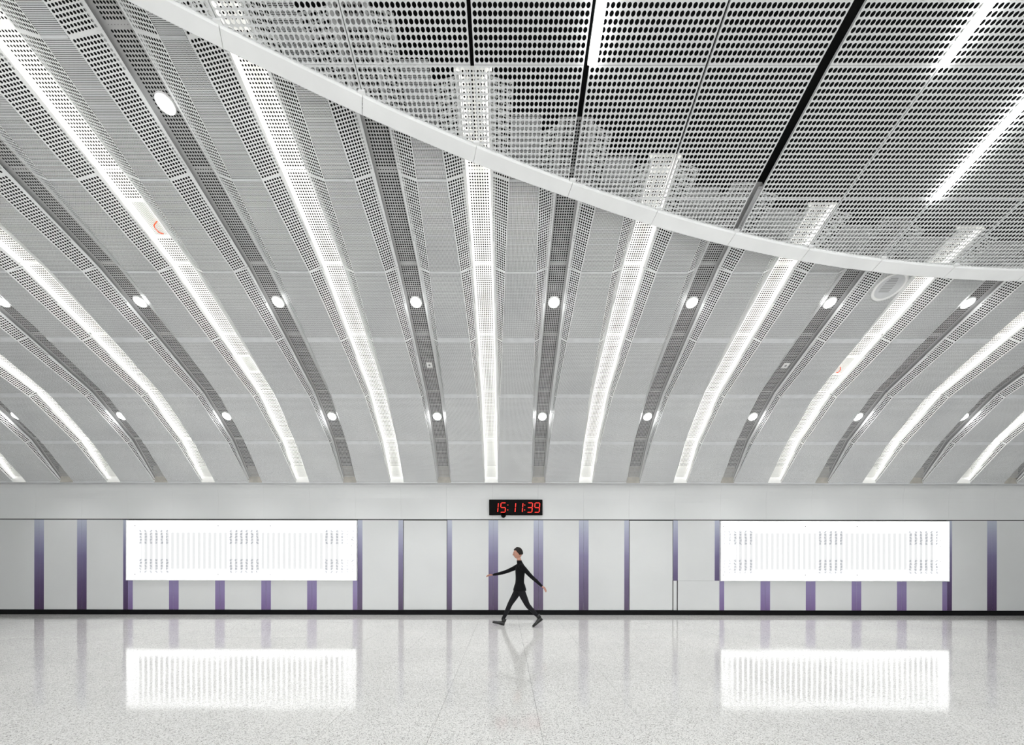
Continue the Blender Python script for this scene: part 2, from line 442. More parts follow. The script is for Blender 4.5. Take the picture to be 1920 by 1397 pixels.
def roof_mesh(i, y0=0.0, lit=True):
    _, _, _, Ls = seg_frame(i)
    def f(x, y, z): return (x - 0.165, y, ROOFH * hk(i, y, Ls))
    h0, h1 = ROOFH * hk(i, y0, Ls), ROOFH * hk(i, Ls, Ls); l0, l1 = LIPH * hk(i, y0, Ls), LIPH * hk(i, Ls, Ls)
    mb = MB(); e = 0.04
    perf_rows(mb, f, y0 - e, Ls + (0.03 if i else -0.002), lambda y: 0.33, 0.03, 0.03, 0.022, ROOF_P, 0.0104 if lit else 0.0122, 8, centre=True)  # lit roofs get smaller holes, glare worked into their size
    for s in (-1, 1):
        mb.quad((s * 0.165, y0 - e, h0), (s * 0.165, Ls, h1), (s * (ROOFX + 0.004), Ls, h1 - 0.004), (s * (ROOFX + 0.004), y0 - e, h0 - 0.004))
        mb.quad((s * (ROOFX + 0.004), y0 - e, h0 - 0.004), (s * (ROOFX + 0.004), Ls, h1 - 0.004), (s * (ROOFX + 0.004), Ls, l1), (s * (ROOFX + 0.004), y0 - e, l0))
    return mb.mesh('roof_panel', M['roof'] if lit else M['roof_shaded'])
def led_mesh(i, s, y0=0.0):
    _, _, _, Ls = seg_frame(i)
    mb = MB(); x0, x1 = sorted((s * 0.178, s * 0.192)); mb.box(x0, x1, y0 + 0.01, Ls - 0.01, LIPH + 0.004, LIPH + 0.014)
    mb.v = [(vx, vy, vz - LIPH * (1 - hk(i, vy, Ls))) for (vx, vy, vz) in mb.v]
    return mb.mesh('led_strip', M['led'])
def flat_mesh(i, y0=0.0):
    _, _, _, Ls = seg_frame(i); w0, w1 = (PITCH_X - W[i + 1]) / 2, (PITCH_X - W[i]) / 2
    def hw(y): return w0 + (w1 - w0) * y / Ls - 0.002
    a, c = y0 + 0.003, Ls - SW[i] - 0.002
    mb = MB()
    mb.add([(-hw(a), a, 0), (hw(a), a, 0), (hw(c), c, 0), (-hw(c), c, 0), (-hw(a), a, 0.012), (hw(a), a, 0.012), (hw(c), c, 0.012), (-hw(c), c, 0.012)],
           [(0, 1, 2, 3), (7, 6, 5, 4), (0, 4, 5, 1), (1, 5, 6, 2), (2, 6, 7, 3), (3, 7, 4, 0)])
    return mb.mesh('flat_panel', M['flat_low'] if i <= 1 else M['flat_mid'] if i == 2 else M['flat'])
def strip_mesh(i):
    _, _, _, Ls = seg_frame(i); w0, w1 = (PITCH_X - W[i + 1]) / 2, (PITCH_X - W[i]) / 2
    def hw(y): return w0 + (w1 - w0) * y / Ls - 0.002
    a, c = Ls - SW[i], Ls + 0.002
    mb = MB()
    mb.add([(-hw(a), a, -0.006), (hw(a), a, -0.006), (hw(c), c, -0.014), (-hw(c), c, -0.014), (-hw(a), a, 0.012), (hw(a), a, 0.012), (hw(c), c, 0.012), (-hw(c), c, 0.012)],
           [(0, 1, 2, 3), (7, 6, 5, 4), (0, 4, 5, 1), (1, 5, 6, 2), (2, 6, 7, 3), (3, 7, 4, 0)])
    for sx in (-0.8, -0.27, 0.27, 0.8):       # screw heads
        if SW[i] > 0.05: mb.cyl((sx * hw(a), a + 0.045, -0.008), (sx * hw(a), a + 0.045, -0.0155), 0.007, n=6)
    return mb.mesh('joint_strip', M['strip'])
cache = {}
def cached(key, fn):
    if key not in cache: cache[key] = fn()
    return cache[key]
def cut(i, xc, hw):
    """local y where segment i starts for a strip centred on xc (canopy circle cuts it), None if gone"""
    ya, za, a, Ls = seg_frame(i)
    yc = min(circ_y(xc - hw, CR - 0.20), circ_y(xc + hw, CR - 0.20))
    if ya >= yc: return 0.0
    y0 = (yc - ya) / math.cos(a)
    return None if y0 > Ls - 0.12 else round(y0, 3)
KMIN, KMAX = -12, 12
for k in range(KMIN, KMAX + 1):
    xc = X0 + PITCH_X * k
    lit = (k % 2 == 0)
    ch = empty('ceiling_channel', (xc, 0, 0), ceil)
    ch['label'] = 'recessed channel washed white by hidden light strips' if lit else 'recessed unlit channel with perforated roof darkened to look shaded'
    for i in range(NSEG):
        ya, za, a, Ls = seg_frame(i)
        if abs(xc) > 1.28 * J[i][0] + 2.6: continue
        c0 = cut(i, xc, 0.5)
        if c0 is None: continue
        loc, rot = (0, ya, za), (-a, 0, 0)
        for s in (-1, 1):
            link('side_panel', cached(('s', i, s, c0), lambda: side_mesh(i, s, c0)), ch, loc, rot)
            if lit: link('led_strip', cached(('l', i, s, c0), lambda: led_mesh(i, s, c0)), ch, loc, rot)
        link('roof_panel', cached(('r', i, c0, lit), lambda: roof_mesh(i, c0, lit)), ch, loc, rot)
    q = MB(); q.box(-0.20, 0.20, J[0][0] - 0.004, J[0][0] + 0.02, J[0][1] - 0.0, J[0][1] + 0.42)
    q.build('end_plate', M['white'] if lit else M['endcap'], ch)  # plates of lit channels made white, their brightness put into the colour
    # flat strip to the right of this channel
    xf = xc + PITCH_X / 2
    for i in range(NSEG):
        ya, za, a, Ls = seg_frame(i)
        if abs(xf) > 1.28 * J[i][0] + 2.6: continue
        c0 = cut(i, xf, 0.35)
        if c0 is None: continue
        o = link('flat_panel', cached(('f', i, c0), lambda: flat_mesh(i, c0)), ceil, (xf, ya, za), (-a, 0, 0))
        link('joint_strip', cached(('j', i), lambda: strip_mesh(i)), o)

# ------------------------------------------------------------------ canopy of large-hole panels
can = structure('ceiling_canopy', 'lower circular ceiling of metal panels punched with large round holes')
NC = 23
def canopy_mesh(wid, Ls, inside=None):
    """panel from (0,0) to (wid, Ls); inside(x, y) says whether a cell is kept"""
    mb = MB(); m = 0.008
    px, py = (wid - 2 * m) / NC, (Ls - 2 * m) / 23
    r = 0.0206
    f = lambda x, y, z: (x, y, z)
    def q(x0, x1, y0, y1):
        if inside is None or inside((x0 + x1) / 2, (y0 + y1) / 2): mb.quad((x0, y0, 0), (x1, y0, 0), (x1, y1, 0), (x0, y1, 0))
    for c in range(NC):
        q(m + c * px, m + (c + 1) * px, 0, m); q(m + c * px, m + (c + 1) * px, Ls - m, Ls)
    for c in range(23):
        q(0, m, m + c * py, m + (c + 1) * py); q(wid - m, wid, m + c * py, m + (c + 1) * py)
    for a in (0, wid - m):
        for b_ in (0, Ls - m): q(a, a + m, b_, b_ + m)
    for c in range(NC):
        for d in range(23):
            x0, y0 = m + c * px, m + d * py
            if inside is None or inside(x0 + px / 2, y0 + py / 2):
                ring_cell(mb, f, x0, x0 + px, y0, y0 + py, r, 12, 0.004)
    # folded side flanges
    if inside is None:
        for x in (0, wid):
            mb.quad((x, 0, 0), (x, Ls, 0), (x, Ls, 0.035), (x, 0, 0.035))
        for y in (0, Ls):
            mb.quad((0, y, 0), (wid, y, 0), (wid, y, 0.035), (0, y, 0.035))
    else:
        for x in (0, wid):
            for c in range(23):
                y0, y1 = c * Ls / 23, (c + 1) * Ls / 23
                if inside(x, (y0 + y1) / 2): mb.quad((x, y0, 0), (x, y1, 0), (x, y1, 0.035), (x, y0, 0.035))
    return mb.mesh('canopy_panel', M['canopy'])
SX = -0.35
GAPS = {0: (0.020, 0.020), 1: (0.055, 0.005), 2: (0.006, 0.018), 3: (0.05, 0.07), 4: (0.006, 0.006)}   # half gaps left / right of seam k
def gap(k): return GAPS.get(k, (0.005, 0.005))
for k in range(-15, 7 + 5):
    xa = SX + 1.2 * k + gap(k)[1]; xb = SX + 1.2 * (k + 1) - gap(k + 1)[0]
    if xb < -12: continue
    for i in range(len(K) - 1):
        (yb, zb), (ya, za) = K[i], K[i + 1]
        if abs((xa + xb) / 2) > 1.3 * yb + 3.5: continue
        if i >= 5: continue
        a = math.atan2(za - zb, yb - ya); Ls = math.hypot(za - zb, yb - ya) - 0.003
        ca = math.cos(a)
        ins = lambda x, y: (xa + x - CX) ** 2 + (ya + y * ca - CY) ** 2 < (CR + 0.05) ** 2
        cs = [ins(x, y) for x in (0, xb - xa) for y in (0, Ls)]
        if not any(cs) and not ins((xb - xa) / 2, 0): continue
        wd = xb - xa
        if all(cs): me = cached(('c', round(wd, 3), round(Ls, 2)), lambda: canopy_mesh(wd, Ls))
        else: me = canopy_mesh(wd, Ls, ins)
        link('canopy_panel', me, can, (xa, ya + 0.0015, za), (-a, 0, 0))
# plain continuation of the canopy over the hall behind the camera
b = MB(); b.box(-16, 17, -13, K[5][0] - 0.01, 7.10, 7.14); o = b.build('plain_soffit', M['canopy'], can)
b = MB(); b.box(12.4, 17, K[5][0], 4.0, 6.98, 7.02); b.build('plain_soffit', M['canopy'], can)
# rim in sections between the seams
def rim_section(x0, x1):
    mb = MB(); nx = 6; vs = []
    for j in range(nx + 1):
        x = x0 + (x1 - x0) * j / nx
        row = []
        nrm = Vector((x - CX, math.sqrt(max(0.01, CR * CR - (x - CX) ** 2)))).normalized()
        for (dr, dz) in ((0.0, 0.018), (0.0, -0.012), (0.012, -0.022), (0.158, -0.022), (0.17, -0.012), (0.17, 0.10), (0.155, 0.10), (0.155, 0.0)):
            px = x + nrm.x * dr; py = circ_y(x, CR) + nrm.y * dr
            row.append((px, py, canopy_z(py) + dz))
        vs += row
    n = 8
    fs = [(j * n + i, (j + 1) * n + i, (j + 1) * n + (i + 1) % n, j * n + (i + 1) % n) for j in range(nx) for i in range(n)]
    fs += [tuple(range(n)), tuple(nx * n + i for i in range(n))[::-1]]
    mb.add(vs, fs)
    return mb.build('rim_section', M['rim'], can)
for k in range(-11, 12):
    x = SX + 1.2 * k
    if k == -11: continue
    rim_section(x + 0.003, x + 1.197)
    # small clip that joins two sections
    yy = circ_y(x, CR); q = MB(); q.box(x - 0.035, x + 0.035, yy - 0.035, yy + 0.01, canopy_z(yy) - 0.010, canopy_z(yy) + 0.012)
    q.build('rim_clip', M['rim'], can)

# ------------------------------------------------------------------ linear lamps in the joints of the canopy
def linear_lamp(x, i, label, t0=0.0, t1=1.0, wid=0.085):
    (yb, zb), (ya, za) = K[i], K[i + 1]
    a = math.atan2(za - zb, yb - ya); Ls = math.hypot(za - zb, yb - ya)
    e = empty('linear_lamp', (x, ya, za), rot=(-a, 0, 0)); tag(e, label, 'lamp', 'linear lamps in the canopy joints')
    q = MB(); q.box(-wid / 2, wid / 2, t0 * Ls + 0.01, t1 * Ls - 0.01, -0.035, -0.006); q.build('diffuser', M['line'], e, bevel=0.008)
    q = MB(); q.box(-wid / 2 - 0.006, wid / 2 + 0.006, t0 * Ls + 0.002, t1 * Ls - 0.002, -0.006, 0.05); q.build('lamp_body', M['white'], e)
    return e
linear_lamp(SX + 1.2 + 0.03, 3, 'leftmost of the three white linear lamps in the large-hole ceiling')
linear_lamp(SX + 1.2 * 4 + 0.01, 3, 'linear lamp running out of the top edge right of the wide black gap')
linear_lamp(SX + 1.2 * 5 + 0.01, 2, 'lowest and rightmost linear lamp of the large-hole ceiling')
fixture = None
for (x, y) in FILL_LAMPS:
    if fixture is None:
        fixture = empty('fill_fitting', (x, y, 7.0))  # housing for the added fill lamps, out of view
        q = MB(); q.box(-0.08, 0.08, -1.2, 1.2, 0.0, 0.10); q.build('lamp_body', M['white'], fixture)
        o = fixture
    else:
        o = copy_tree(fixture); o.location = (x, y, 7.0)
    tag(o, 'added fill-light fitting, unseen behind the viewpoint', 'lamp', 'fill-light fittings added behind the viewpoint')

# ------------------------------------------------------------------ helpers on the channel roof
def on_roof(v):
    """(Y, Z, slope) of the point of the channel roof seen at image height v"""
    best = None
    for i in range(NSEG):
        ya, za, a, Ls = seg_frame(i)
        for t in np.linspace(0, Ls, 60):
            Y = ya + t * math.cos(a) + ROOFH * math.sin(a); Z = za - t * math.sin(a) + ROOFH * math.cos(a)
            vv = 1045 - FPX * (Z - EYE) / Y
            if best is None or abs(vv - v) < best[0]: best = (abs(vv - v), Y, Z, a)
    return best[1:]
def on_flat(v):
    best = None
    for i in range(NSEG):
        ya, za, a, Ls = seg_frame(i)
        for t in np.linspace(0, Ls, 60):
            Y = ya + t * math.cos(a); Z = za - t * math.sin(a)
            vv = 1045 - FPX * (Z - EYE) / Y
            if best is None or abs(vv - v) < best[0]: best = (abs(vv - v), Y, Z, a)
    return best[1:]

# ------------------------------------------------------------------ spotlights
e = empty('ceiling_spotlight')
q = MB()
for i in range(1): q.cyl((0, 0, 0.0), (0, 0, -0.022), 0.105, 0.098, 28)
q.build('trim_ring', M['white'], e)
q = MB(); q.dome((0, 0, -0.020), 0.085, -0.020, 24, 6); q.build('lens', M['spot'], e, smooth=True)
spot_proto = e
words = ['leftmost', 'second from the left', 'third from the left', 'fourth from the left', 'fifth from the left', 'sixth from the left',
         'seventh from the left', 'eighth from the left', 'ninth from the left', 'tenth from the left', 'eleventh from the left']
rows = [(780, 'row nearest the striped wall', range(-9, 9, 2)),
        (565, 'higher row across the ribbed ceiling', range(-7, 7, 2)),
        (192, '', (-3,))]
first = True
for v, rname, ks in rows:
    Y, Z, a = on_roof(v)
    ks = [k for k in ks if True]
    if v == 780: ks = list(range(-9, 11, 2))
    if v == 565: ks = list(range(-7, 9, 2))
    for n, k in enumerate(ks):
        x = X0 + PITCH_X * k
        o = spot_proto if first else copy_tree(spot_proto)
        first = False
        o.location = (x, Y, Z - 0.002); o.rotation_euler = (-a, 0, 0)
        lab = ('round bright spotlight, %s in the %s' % (words[n] if n < len(ks) - 1 else 'rightmost', rname)) if v != 192 else \
            'largest round spotlight, alone in the unlit channel at upper left'
        tag(o, lab, 'lamp', 'round ceiling spotlights')
        if v == 192 or True:
            l = bpy.data.lights.new('spot_beam', 'SPOT'); l.energy = SPOT_W * 12; l.spot_size = math.radians(95); l.spot_blend = 0.7
            l.shadow_soft_size = 0.08
            lo = bpy.data.objects.new('spot_beam', l); C.objects.link(lo); lo.location = (x, Y - 0.08 * math.sin(a), Z - 0.17)
            pass

# ------------------------------------------------------------------ hatches, sensor plates, round vent
def hatch(v, k, label, cord=None, half=0.24):
    Y, Z, a = on_roof(v); x = X0 + PITCH_X * k
    e = empty('access_hatch', (x, Y, Z), rot=(-a, 0, 0)); tag(e, label, 'hatch', 'access hatches in the lit channels')
    q = MB(); w_ = 0.135
    for (x0, x1, y0, y1) in ((-w_, w_, -half, -half + 0.04), (-w_, w_, half - 0.04, half), (-w_, -w_ + 0.03, -half, half), (w_ - 0.03, w_, -half, half)):
        q.box(x0, x1, y0, y1, -0.012, -0.001)
    q.build('hatch_frame', M['white'], e)
    q = MB(); q.box(-w_ + 0.03, w_ - 0.03, -half + 0.04, half - 0.04, -0.0035, -0.002); q.build('recess', M['gap'], e)
    for i in range(9):
        xx = -w_ + 0.042 + i * 0.0232
        s = MB(); s.box(xx - 0.0075, xx + 0.0075, -half + 0.04, half - 0.04, -0.009, -0.004); s.build('louvre_slat', M['white'], e)
    if cord:
        cu = bpy.data.curves.new('orange_cord', 'CURVE'); cu.dimensions = '3D'; cu.bevel_depth = 0.007; cu.bevel_resolution = 2
        sp = cu.splines.new('BEZIER'); sp.bezier_points.add(len(cord) - 1)
        for bp, p in zip(sp.bezier_points, cord):
            bp.co = p; bp.handle_left_type = bp.handle_right_type = 'AUTO'
        cu.materials.append(M['orange'])
        tmp = bpy.data.objects.new('tmp', cu); C.objects.link(tmp)
        me = bpy.data.meshes.new_from_object(tmp); bpy.data.objects.remove(tmp)
        me.name = 'orange_cord'
        o = link('orange_cord', me, None, (x, Y, Z), (-a, 0, 0))
        tag(o, 'orange cord hanging out of ' + ('the hatch at upper left' if k < 0 else 'the hatch in the right half of the ceiling'), 'cord')
hatch(410, -4, 'louvred hatch with a red-orange cord, in a lit channel at upper left',
      [(0.075, 0.03, -0.012), (0.055, 0.035, -0.05), (0.02, 0.06, -0.06), (0.0, 0.12, -0.05), (0.0, 0.17, -0.03), (0.03, 0.20, -0.012)], 0.25)
hatch(683, -4, 'louvred hatch without a cord, lower in the same lit channel', None, 0.20)
hatch(685, 6, 'louvred hatch in a lit channel at right, with a short orange cord',
      [(-0.05, 0.03, -0.012), (-0.04, 0.06, -0.05), (-0.035, 0.12, -0.05), (-0.03, 0.16, -0.012)], 0.22)
for k, lab in ((-1, 'small square white sensor plate in the unlit channel left of the centre'), (5, 'small square white sensor plate in an unlit channel at right')):
    Y, Z, a = on_roof(684)
    e = empty('sensor_plate', (X0 + PITCH_X * k + 0.02, Y, Z), rot=(-a, 0, 0)); tag(e, lab, 'sensor', 'sensor plates')
    q = MB(); q.box(-0.06, 0.06, -0.06, 0.06, -0.016, -0.002); q.build('plate', M['white'], e, bevel=0.004)
    q = MB(); q.dome((0, 0, -0.016), 0.022, -0.016, 12, 4); q.build('sensor_lens', M['metal'], e, smooth=True)
Y, Z, a = on_flat(537)
e = empty('round_vent', (X0 + PITCH_X * 5.5 + 0.02, Y, Z), rot=(-a, 0, 0)); tag(e, 'round white vent with grey slots on a flat panel below the canopy rim at right', 'vent')
q = MB(); n = 36
vs = []
for (r, z) in ((0.235, -0.001), (0.235, -0.010), (0.222, -0.016), (0.195, -0.016), (0.190, -0.008)):
    vs += [(r * math.cos(2 * PI * i / n), r * math.sin(2 * PI * i / n), z) for i in range(n)]
q.add(vs, [(j * n + i, j * n + (i + 1) % n, (j + 1) * n + (i + 1) % n, (j + 1) * n + i) for j in range(4) for i in range(n)])
q.build('vent_ring', M['white'], e, smooth=True)
q = MB(); q.add([(0.19 * math.cos(2 * PI * i / n), 0.19 * math.sin(2 * PI * i / n), -0.009) for i in range(n)], [tuple(range(n))]); q.build('vent_face', M['strip'], e)
for i in range(9):
    yy = -0.13 + i * 0.026; hw = math.sqrt(0.17 ** 2 - yy ** 2) * 0.55
    s = MB(); s.box(-hw - 0.03, hw - 0.03, yy - 0.005, yy + 0.005, -0.0105, -0.0080); s.build('vent_slot', M['metal'], e)

# ------------------------------------------------------------------ lightboxes
def box_mat():
    m = mat('backlit_acrylic', (0.8, 0.8, 0.8), 0.25)
    tc = N(m, 'ShaderNodeTexCoord'); sp = N(m, 'ShaderNodeSeparateXYZ'); L(m, tc.outputs['Object'], sp.inputs[0])
    s = math_n(m, 'SINE', math_n(m, 'MULTIPLY', sp.outputs[0], 2 * PI / 0.139))
    s = math_n(m, 'MULTIPLY_ADD', s, 0.5, 0.5)
    dots = math_n(m, 'MULTIPLY_ADD', math_n(m, 'SINE', math_n(m, 'MULTIPLY', sp.outputs[2], 2 * PI / 0.038)), 0.10, 0.9)
    # falloff of the tube stripes towards the rim of the box
    hz = math_n(m, 'SUBTRACT', 0.66, math_n(m, 'ABSOLUTE', math_n(m, 'SUBTRACT', sp.outputs[2], 0.78)))
    hz = math_n(m, 'MINIMUM', math_n(m, 'MAXIMUM', math_n(m, 'MULTIPLY', hz, 5.0), 0.0), 1.0)
    hx = math_n(m, 'SUBTRACT', 2.82, math_n(m, 'ABSOLUTE', math_n(m, 'SUBTRACT', sp.outputs[0], 2.99)))
    hx = math_n(m, 'MINIMUM', math_n(m, 'MAXIMUM', math_n(m, 'MULTIPLY', hx, 4.0), 0.0), 1.0)
    dip = math_n(m, 'MULTIPLY', math_n(m, 'MULTIPLY', math_n(m, 'MULTIPLY', s, dots), hz), hx)
    inner = math_n(m, 'MULTIPLY', hz, hx)
    peak = math_n(m, 'MULTIPLY_ADD', math_n(m, 'MULTIPLY', math_n(m, 'POWER', s, 5.0), dots), 1.3, 0.300)
    st = math_n(m, 'ADD', math_n(m, 'MULTIPLY', peak, inner), math_n(m, 'MULTIPLY', math_n(m, 'SUBTRACT', 1.0, inner), BOX_E))
    bsdf(m).inputs['Base Color'].default_value = (0.05, 0.05, 0.05, 1)
    bsdf(m).inputs['Emission Color'].default_value = (0.985, 0.995, 1.0, 1)
    L(m, st, bsdf(m).inputs['Emission Strength'])
    return m
M['acrylic'] = box_mat()
M['print'] = mat('grey_print_on_backlit_face', (0.07, 0.075, 0.09), 0.6, emit=(0.55, 0.58, 0.64), es=0.16)
M['boxframe'] = mat('white_box_frame', (0.88, 0.88, 0.88), 0.3)
def lightbox(x0, x1, z0, z1, blocks, bolts, label, ticks):
    e = empty('wall_lightbox', (x0, WALL_Y - 0.055, z0)); tag(e, label, 'lightbox', 'backlit boxes on the striped wall')
    w_, h_ = x1 - x0, z1 - z0
    q = MB(); q.box(0.02, w_ - 0.02, 0.0, 0.05, 0.02, h_ - 0.02); q.build('lit_face', M['acrylic'], e)
    q = MB()
    q.box(0, 0.02, -0.006, 0.055, 0, h_); q.box(w_ - 0.02, w_, -0.006, 0.055, 0, h_)
    q.box(0.02, w_ - 0.02, -0.006, 0.055, 0, 0.02); q.box(0.02, w_ - 0.02, -0.006, 0.055, h_ - 0.02, h_)
    q.build('box_frame', M['boxframe'], e)
    q = MB(); q.box(0.26, w_ - 0.02, -0.0015, 0, 0.05, 0.056); q.build('print_line', M['print'], e)
    rnd = random.Random(len(label))
    for (bx, nc, zz) in blocks:
        q = MB()
        for c in range(nc):
            for r in range(5):
                for d in range(4):      # each mark is a little cluster of strokes
                    xx = 0.139 * (round((bx - 0.1) / 0.139) + c + 0.75) - 0.048 + rnd.uniform(0, 0.035); z = zz + r * 0.076 + d * 0.014 + rnd.uniform(0, 0.003)
                    ww = rnd.uniform(0.03, 0.06)
                    q.box(xx, xx + ww, -0.002, 0, z, z + 0.010)
        q.build('printed_block', M['print'], e)['kind'] = 'stuff'
    for (bx, bz) in bolts:
        q = MB(); q.cyl((bx, -0.012, bz), (bx, 0, bz), 0.015, n=12); q.build('face_bolt', M['metal'], e)
    for (bx, bz) in ticks:
        q = MB(); q.box(bx, bx + 0.03, -0.002, 0, bz, bz + 0.02); q.build('face_mark', M['metal'], e)
s_ = 71.3
xl = PX(240); xr = PX(1349)
ZBL = EYE - (1089 - 1045) / s_
zz1, zz0 = 0.96, 0.20
bl = []
for px, nc in ((264, 6), (438, 6), (610, 6)):
    for zz in (zz1, zz0): bl.append((PX(px) - xl, nc, zz))
lightbox(xl, PX(670.5), ZBL, ZT - 0.015, bl, [(PX(p) - xl, z) for p in (257, 412, 509.5) for z in (0.16, 1.43)],
         'large glowing white lightbox on the wall, left of the clock', [(PX(660) - xl, z) for z in (0.5, 0.66, 0.9, 1.06)])
br = []
for px, nc in ((1361, 6), (1532, 5), (1700, 6)):
    for zz in (zz1, zz0): br.append((PX(px) - xr, nc, zz))
lightbox(xr, PX(1776), ZBL, ZT - 0.015, br, [(PX(p) - xr, z) for p in (1354, 1507, 1603.5) for z in (0.16, 1.43)],
         'large glowing white lightbox on the wall at right, beyond the service door', [(PX(1758) - xr, z) for z in (0.5, 0.9, 1.06)])

# ------------------------------------------------------------------ clock
M['clockbody'] = mat('black_clock_case', (0.0015, 0.0015, 0.0015), 0.5, spec=0.08); mottled(M['clockbody'], (0.0015, 0.0015, 0.0015), 0.3, 10)
M['red'] = mat('red_led_digit', (0.3, 0.0, 0.0), 0.5, emit=(1.0, 0.03, 0.015), es=0.6)
cs = 71.6
cx0, cx1 = (917 - 948) / cs, (1017 - 948) / cs
cz0, cz1 = EYE + (1045 - 966.2) / cs, EYE + (1045 - 937) / cs
ck = empty('digital_clock', ((cx0 + cx1) / 2, WALL_Y - 0.075, cz0)); tag(ck, 'black digital wall clock with red figures above the purple stripes', 'clock')
hw, hh = (cx1 - cx0) / 2, cz1 - cz0
q = MB(); q.box(-hw, hw, 0, 0.072, 0, hh); q.build('clock_case', M['clockbody'], ck, bevel=0.006)
q = MB(); q.cyl((-hw + 0.375, 0.0, 0.0), (-hw + 0.375, 0.06, 0.0), 0.065, n=24); q.build('sensor_dome', M['clockbody'], ck)
SEG = {'a': (0, 1, 1, 1), 'g': (0, .5, 1, .5), 'd': (0, 0, 1, 0), 'f': (0, .5, 0, 1), 'b': (1, .5, 1, 1), 'e': (0, 0, 0, .5), 'c': (1, 0, 1, .5)}
DIG = {'1': 'bc', '5': 'afgcd', '3': 'abgcd', '9': 'abcdfg'}
def sx(px): return (px - 967) / cs
dw, dh = 0.125, 0.245
def digit(ch, pxr, name='digit'):
    """seven-segment figure whose right edge is at pixel column pxr"""
    q = MB(); z0 = 0.075; xr_ = sx(pxr) ; sl = 0.02
    for s in DIG[ch]:
        a0, b0, a1, b1 = SEG[s]
        p = Vector((xr_ - dw + a0 * dw + b0 * sl, 0, z0 + b0 * dh)); r = Vector((xr_ - dw + a1 * dw + b1 * sl, 0, z0 + b1 * dh))
        d = (r - p).normalized(); p = p + d * 0.016; r = r - d * 0.014; nrm = Vector((-d.z, 0, d.x)); t = 0.0098
        pts = [p - d * 0.008, p + nrm * t, r + nrm * t, r + d * 0.008, r - nrm * t, p - nrm * t]
        m_ = len(pts)
        q.add([(v.x, -0.004, v.z) for v in pts] + [(v.x, 0.001, v.z) for v in pts],
              [tuple(range(m_)), tuple(range(m_, 2 * m_))[::-1]] + [(i, m_ + i, m_ + (i + 1) % m_, (i + 1) % m_) for i in range(m_)])
    q.build(name, M['red'], ck)
digit('1', 933.0); digit('5', 947.0); digit('1', 965.5); digit('1', 979.0); digit('3', 997.0); digit('9', 1010.5)
for pxx in (952.0, 983.5):
    for z in (0.135, 0.265):
        q = MB(); q.cyl((sx(pxx) - 0.003 + z * 0.02, -0.004, z), (sx(pxx) - 0.003 + z * 0.02, 0.001, z), 0.012, n=10)
        q.build('colon_dot', M['red'], ck)

# ------------------------------------------------------------------ walking person
def fabric(name, col, rough=0.85):
    m = mat(name, col, rough, spec=0.2); tc = N(m, 'ShaderNodeTexCoord')
    nz = N(m, 'ShaderNodeTexNoise'); nz.inputs['Scale'].default_value = 60; L(m, tc.outputs['Object'], nz.inputs['Vector'])
    c1 = tuple(c * 0.75 for c in col); c2 = tuple(min(1, c * 1.3) for c in col)
    L(m, ramp(m, nz.outputs['Fac'], [(0.35, c1), (0.65, c2)]), bsdf(m).inputs['Base Color'])
    return m
M['jacket'] = fabric('black_jacket_cloth', (0.004, 0.004, 0.005))
M['trousers'] = fabric('dark_trouser_cloth', (0.012, 0.012, 0.014))
M['shoe'] = mat('black_shoe_leather', (0.008, 0.008, 0.008), 0.35); mottled(M['shoe'], (0.008, 0.008, 0.008), 0.3, 30)
M['hair'] = fabric('dark_hair', (0.015, 0.012, 0.010), 0.6)
M['cap'] = fabric('grey_cap_cloth', (0.10, 0.10, 0.10), 0.9)
def skin_mat():
    m = mat('skin', (0.50, 0.25, 0.18), 0.5); mottled(m, (0.50, 0.25, 0.18), 0.08, 12, obj=True)
    bsdf(m).inputs['Subsurface Weight'].default_value = 0.1
    bsdf(m).inputs['Subsurface Radius'].default_value = (0.02, 0.008, 0.004)
    return m
M['skin'] = skin_mat()
M['shirt'] = fabric('pale_shirt_cloth', (0.45, 0.45, 0.46))

def skinned(name, pts, edges, root, material, sub=2, parent=None, taper=None):
    """pts: list of ((x,y,z), (rx,ry))"""
    me = bpy.data.meshes.new(name); me.from_pydata([p for p, r in pts], edges, [])
    o = bpy.data.objects.new(name, me); C.objects.link(o)
    md = o.modifiers.new('skin', 'SKIN'); md.use_smooth_shade = True
    md.branch_smoothing = 0.6
    if not me.skin_vertices: me.skin_vertices.new()
    for i, (p, r) in enumerate(pts):
        sv = me.skin_vertices[0].data[i]; sv.radius = r if isinstance(r, tuple) else (r, r); sv.use_root = (i == root)
    s = o.modifiers.new('sub', 'SUBSURF'); s.levels = sub; s.render_levels = sub
    dg = bpy.context.evaluated_depsgraph_get(); dg.update()
    m2 = bpy.data.meshes.new_from_object(o.evaluated_get(dg)); m2.name = name
    bpy.data.objects.remove(o); m2.materials.clear(); m2.materials.append(material)
    for p in m2.polygons: p.use_smooth = True
    return link(name, m2, parent)

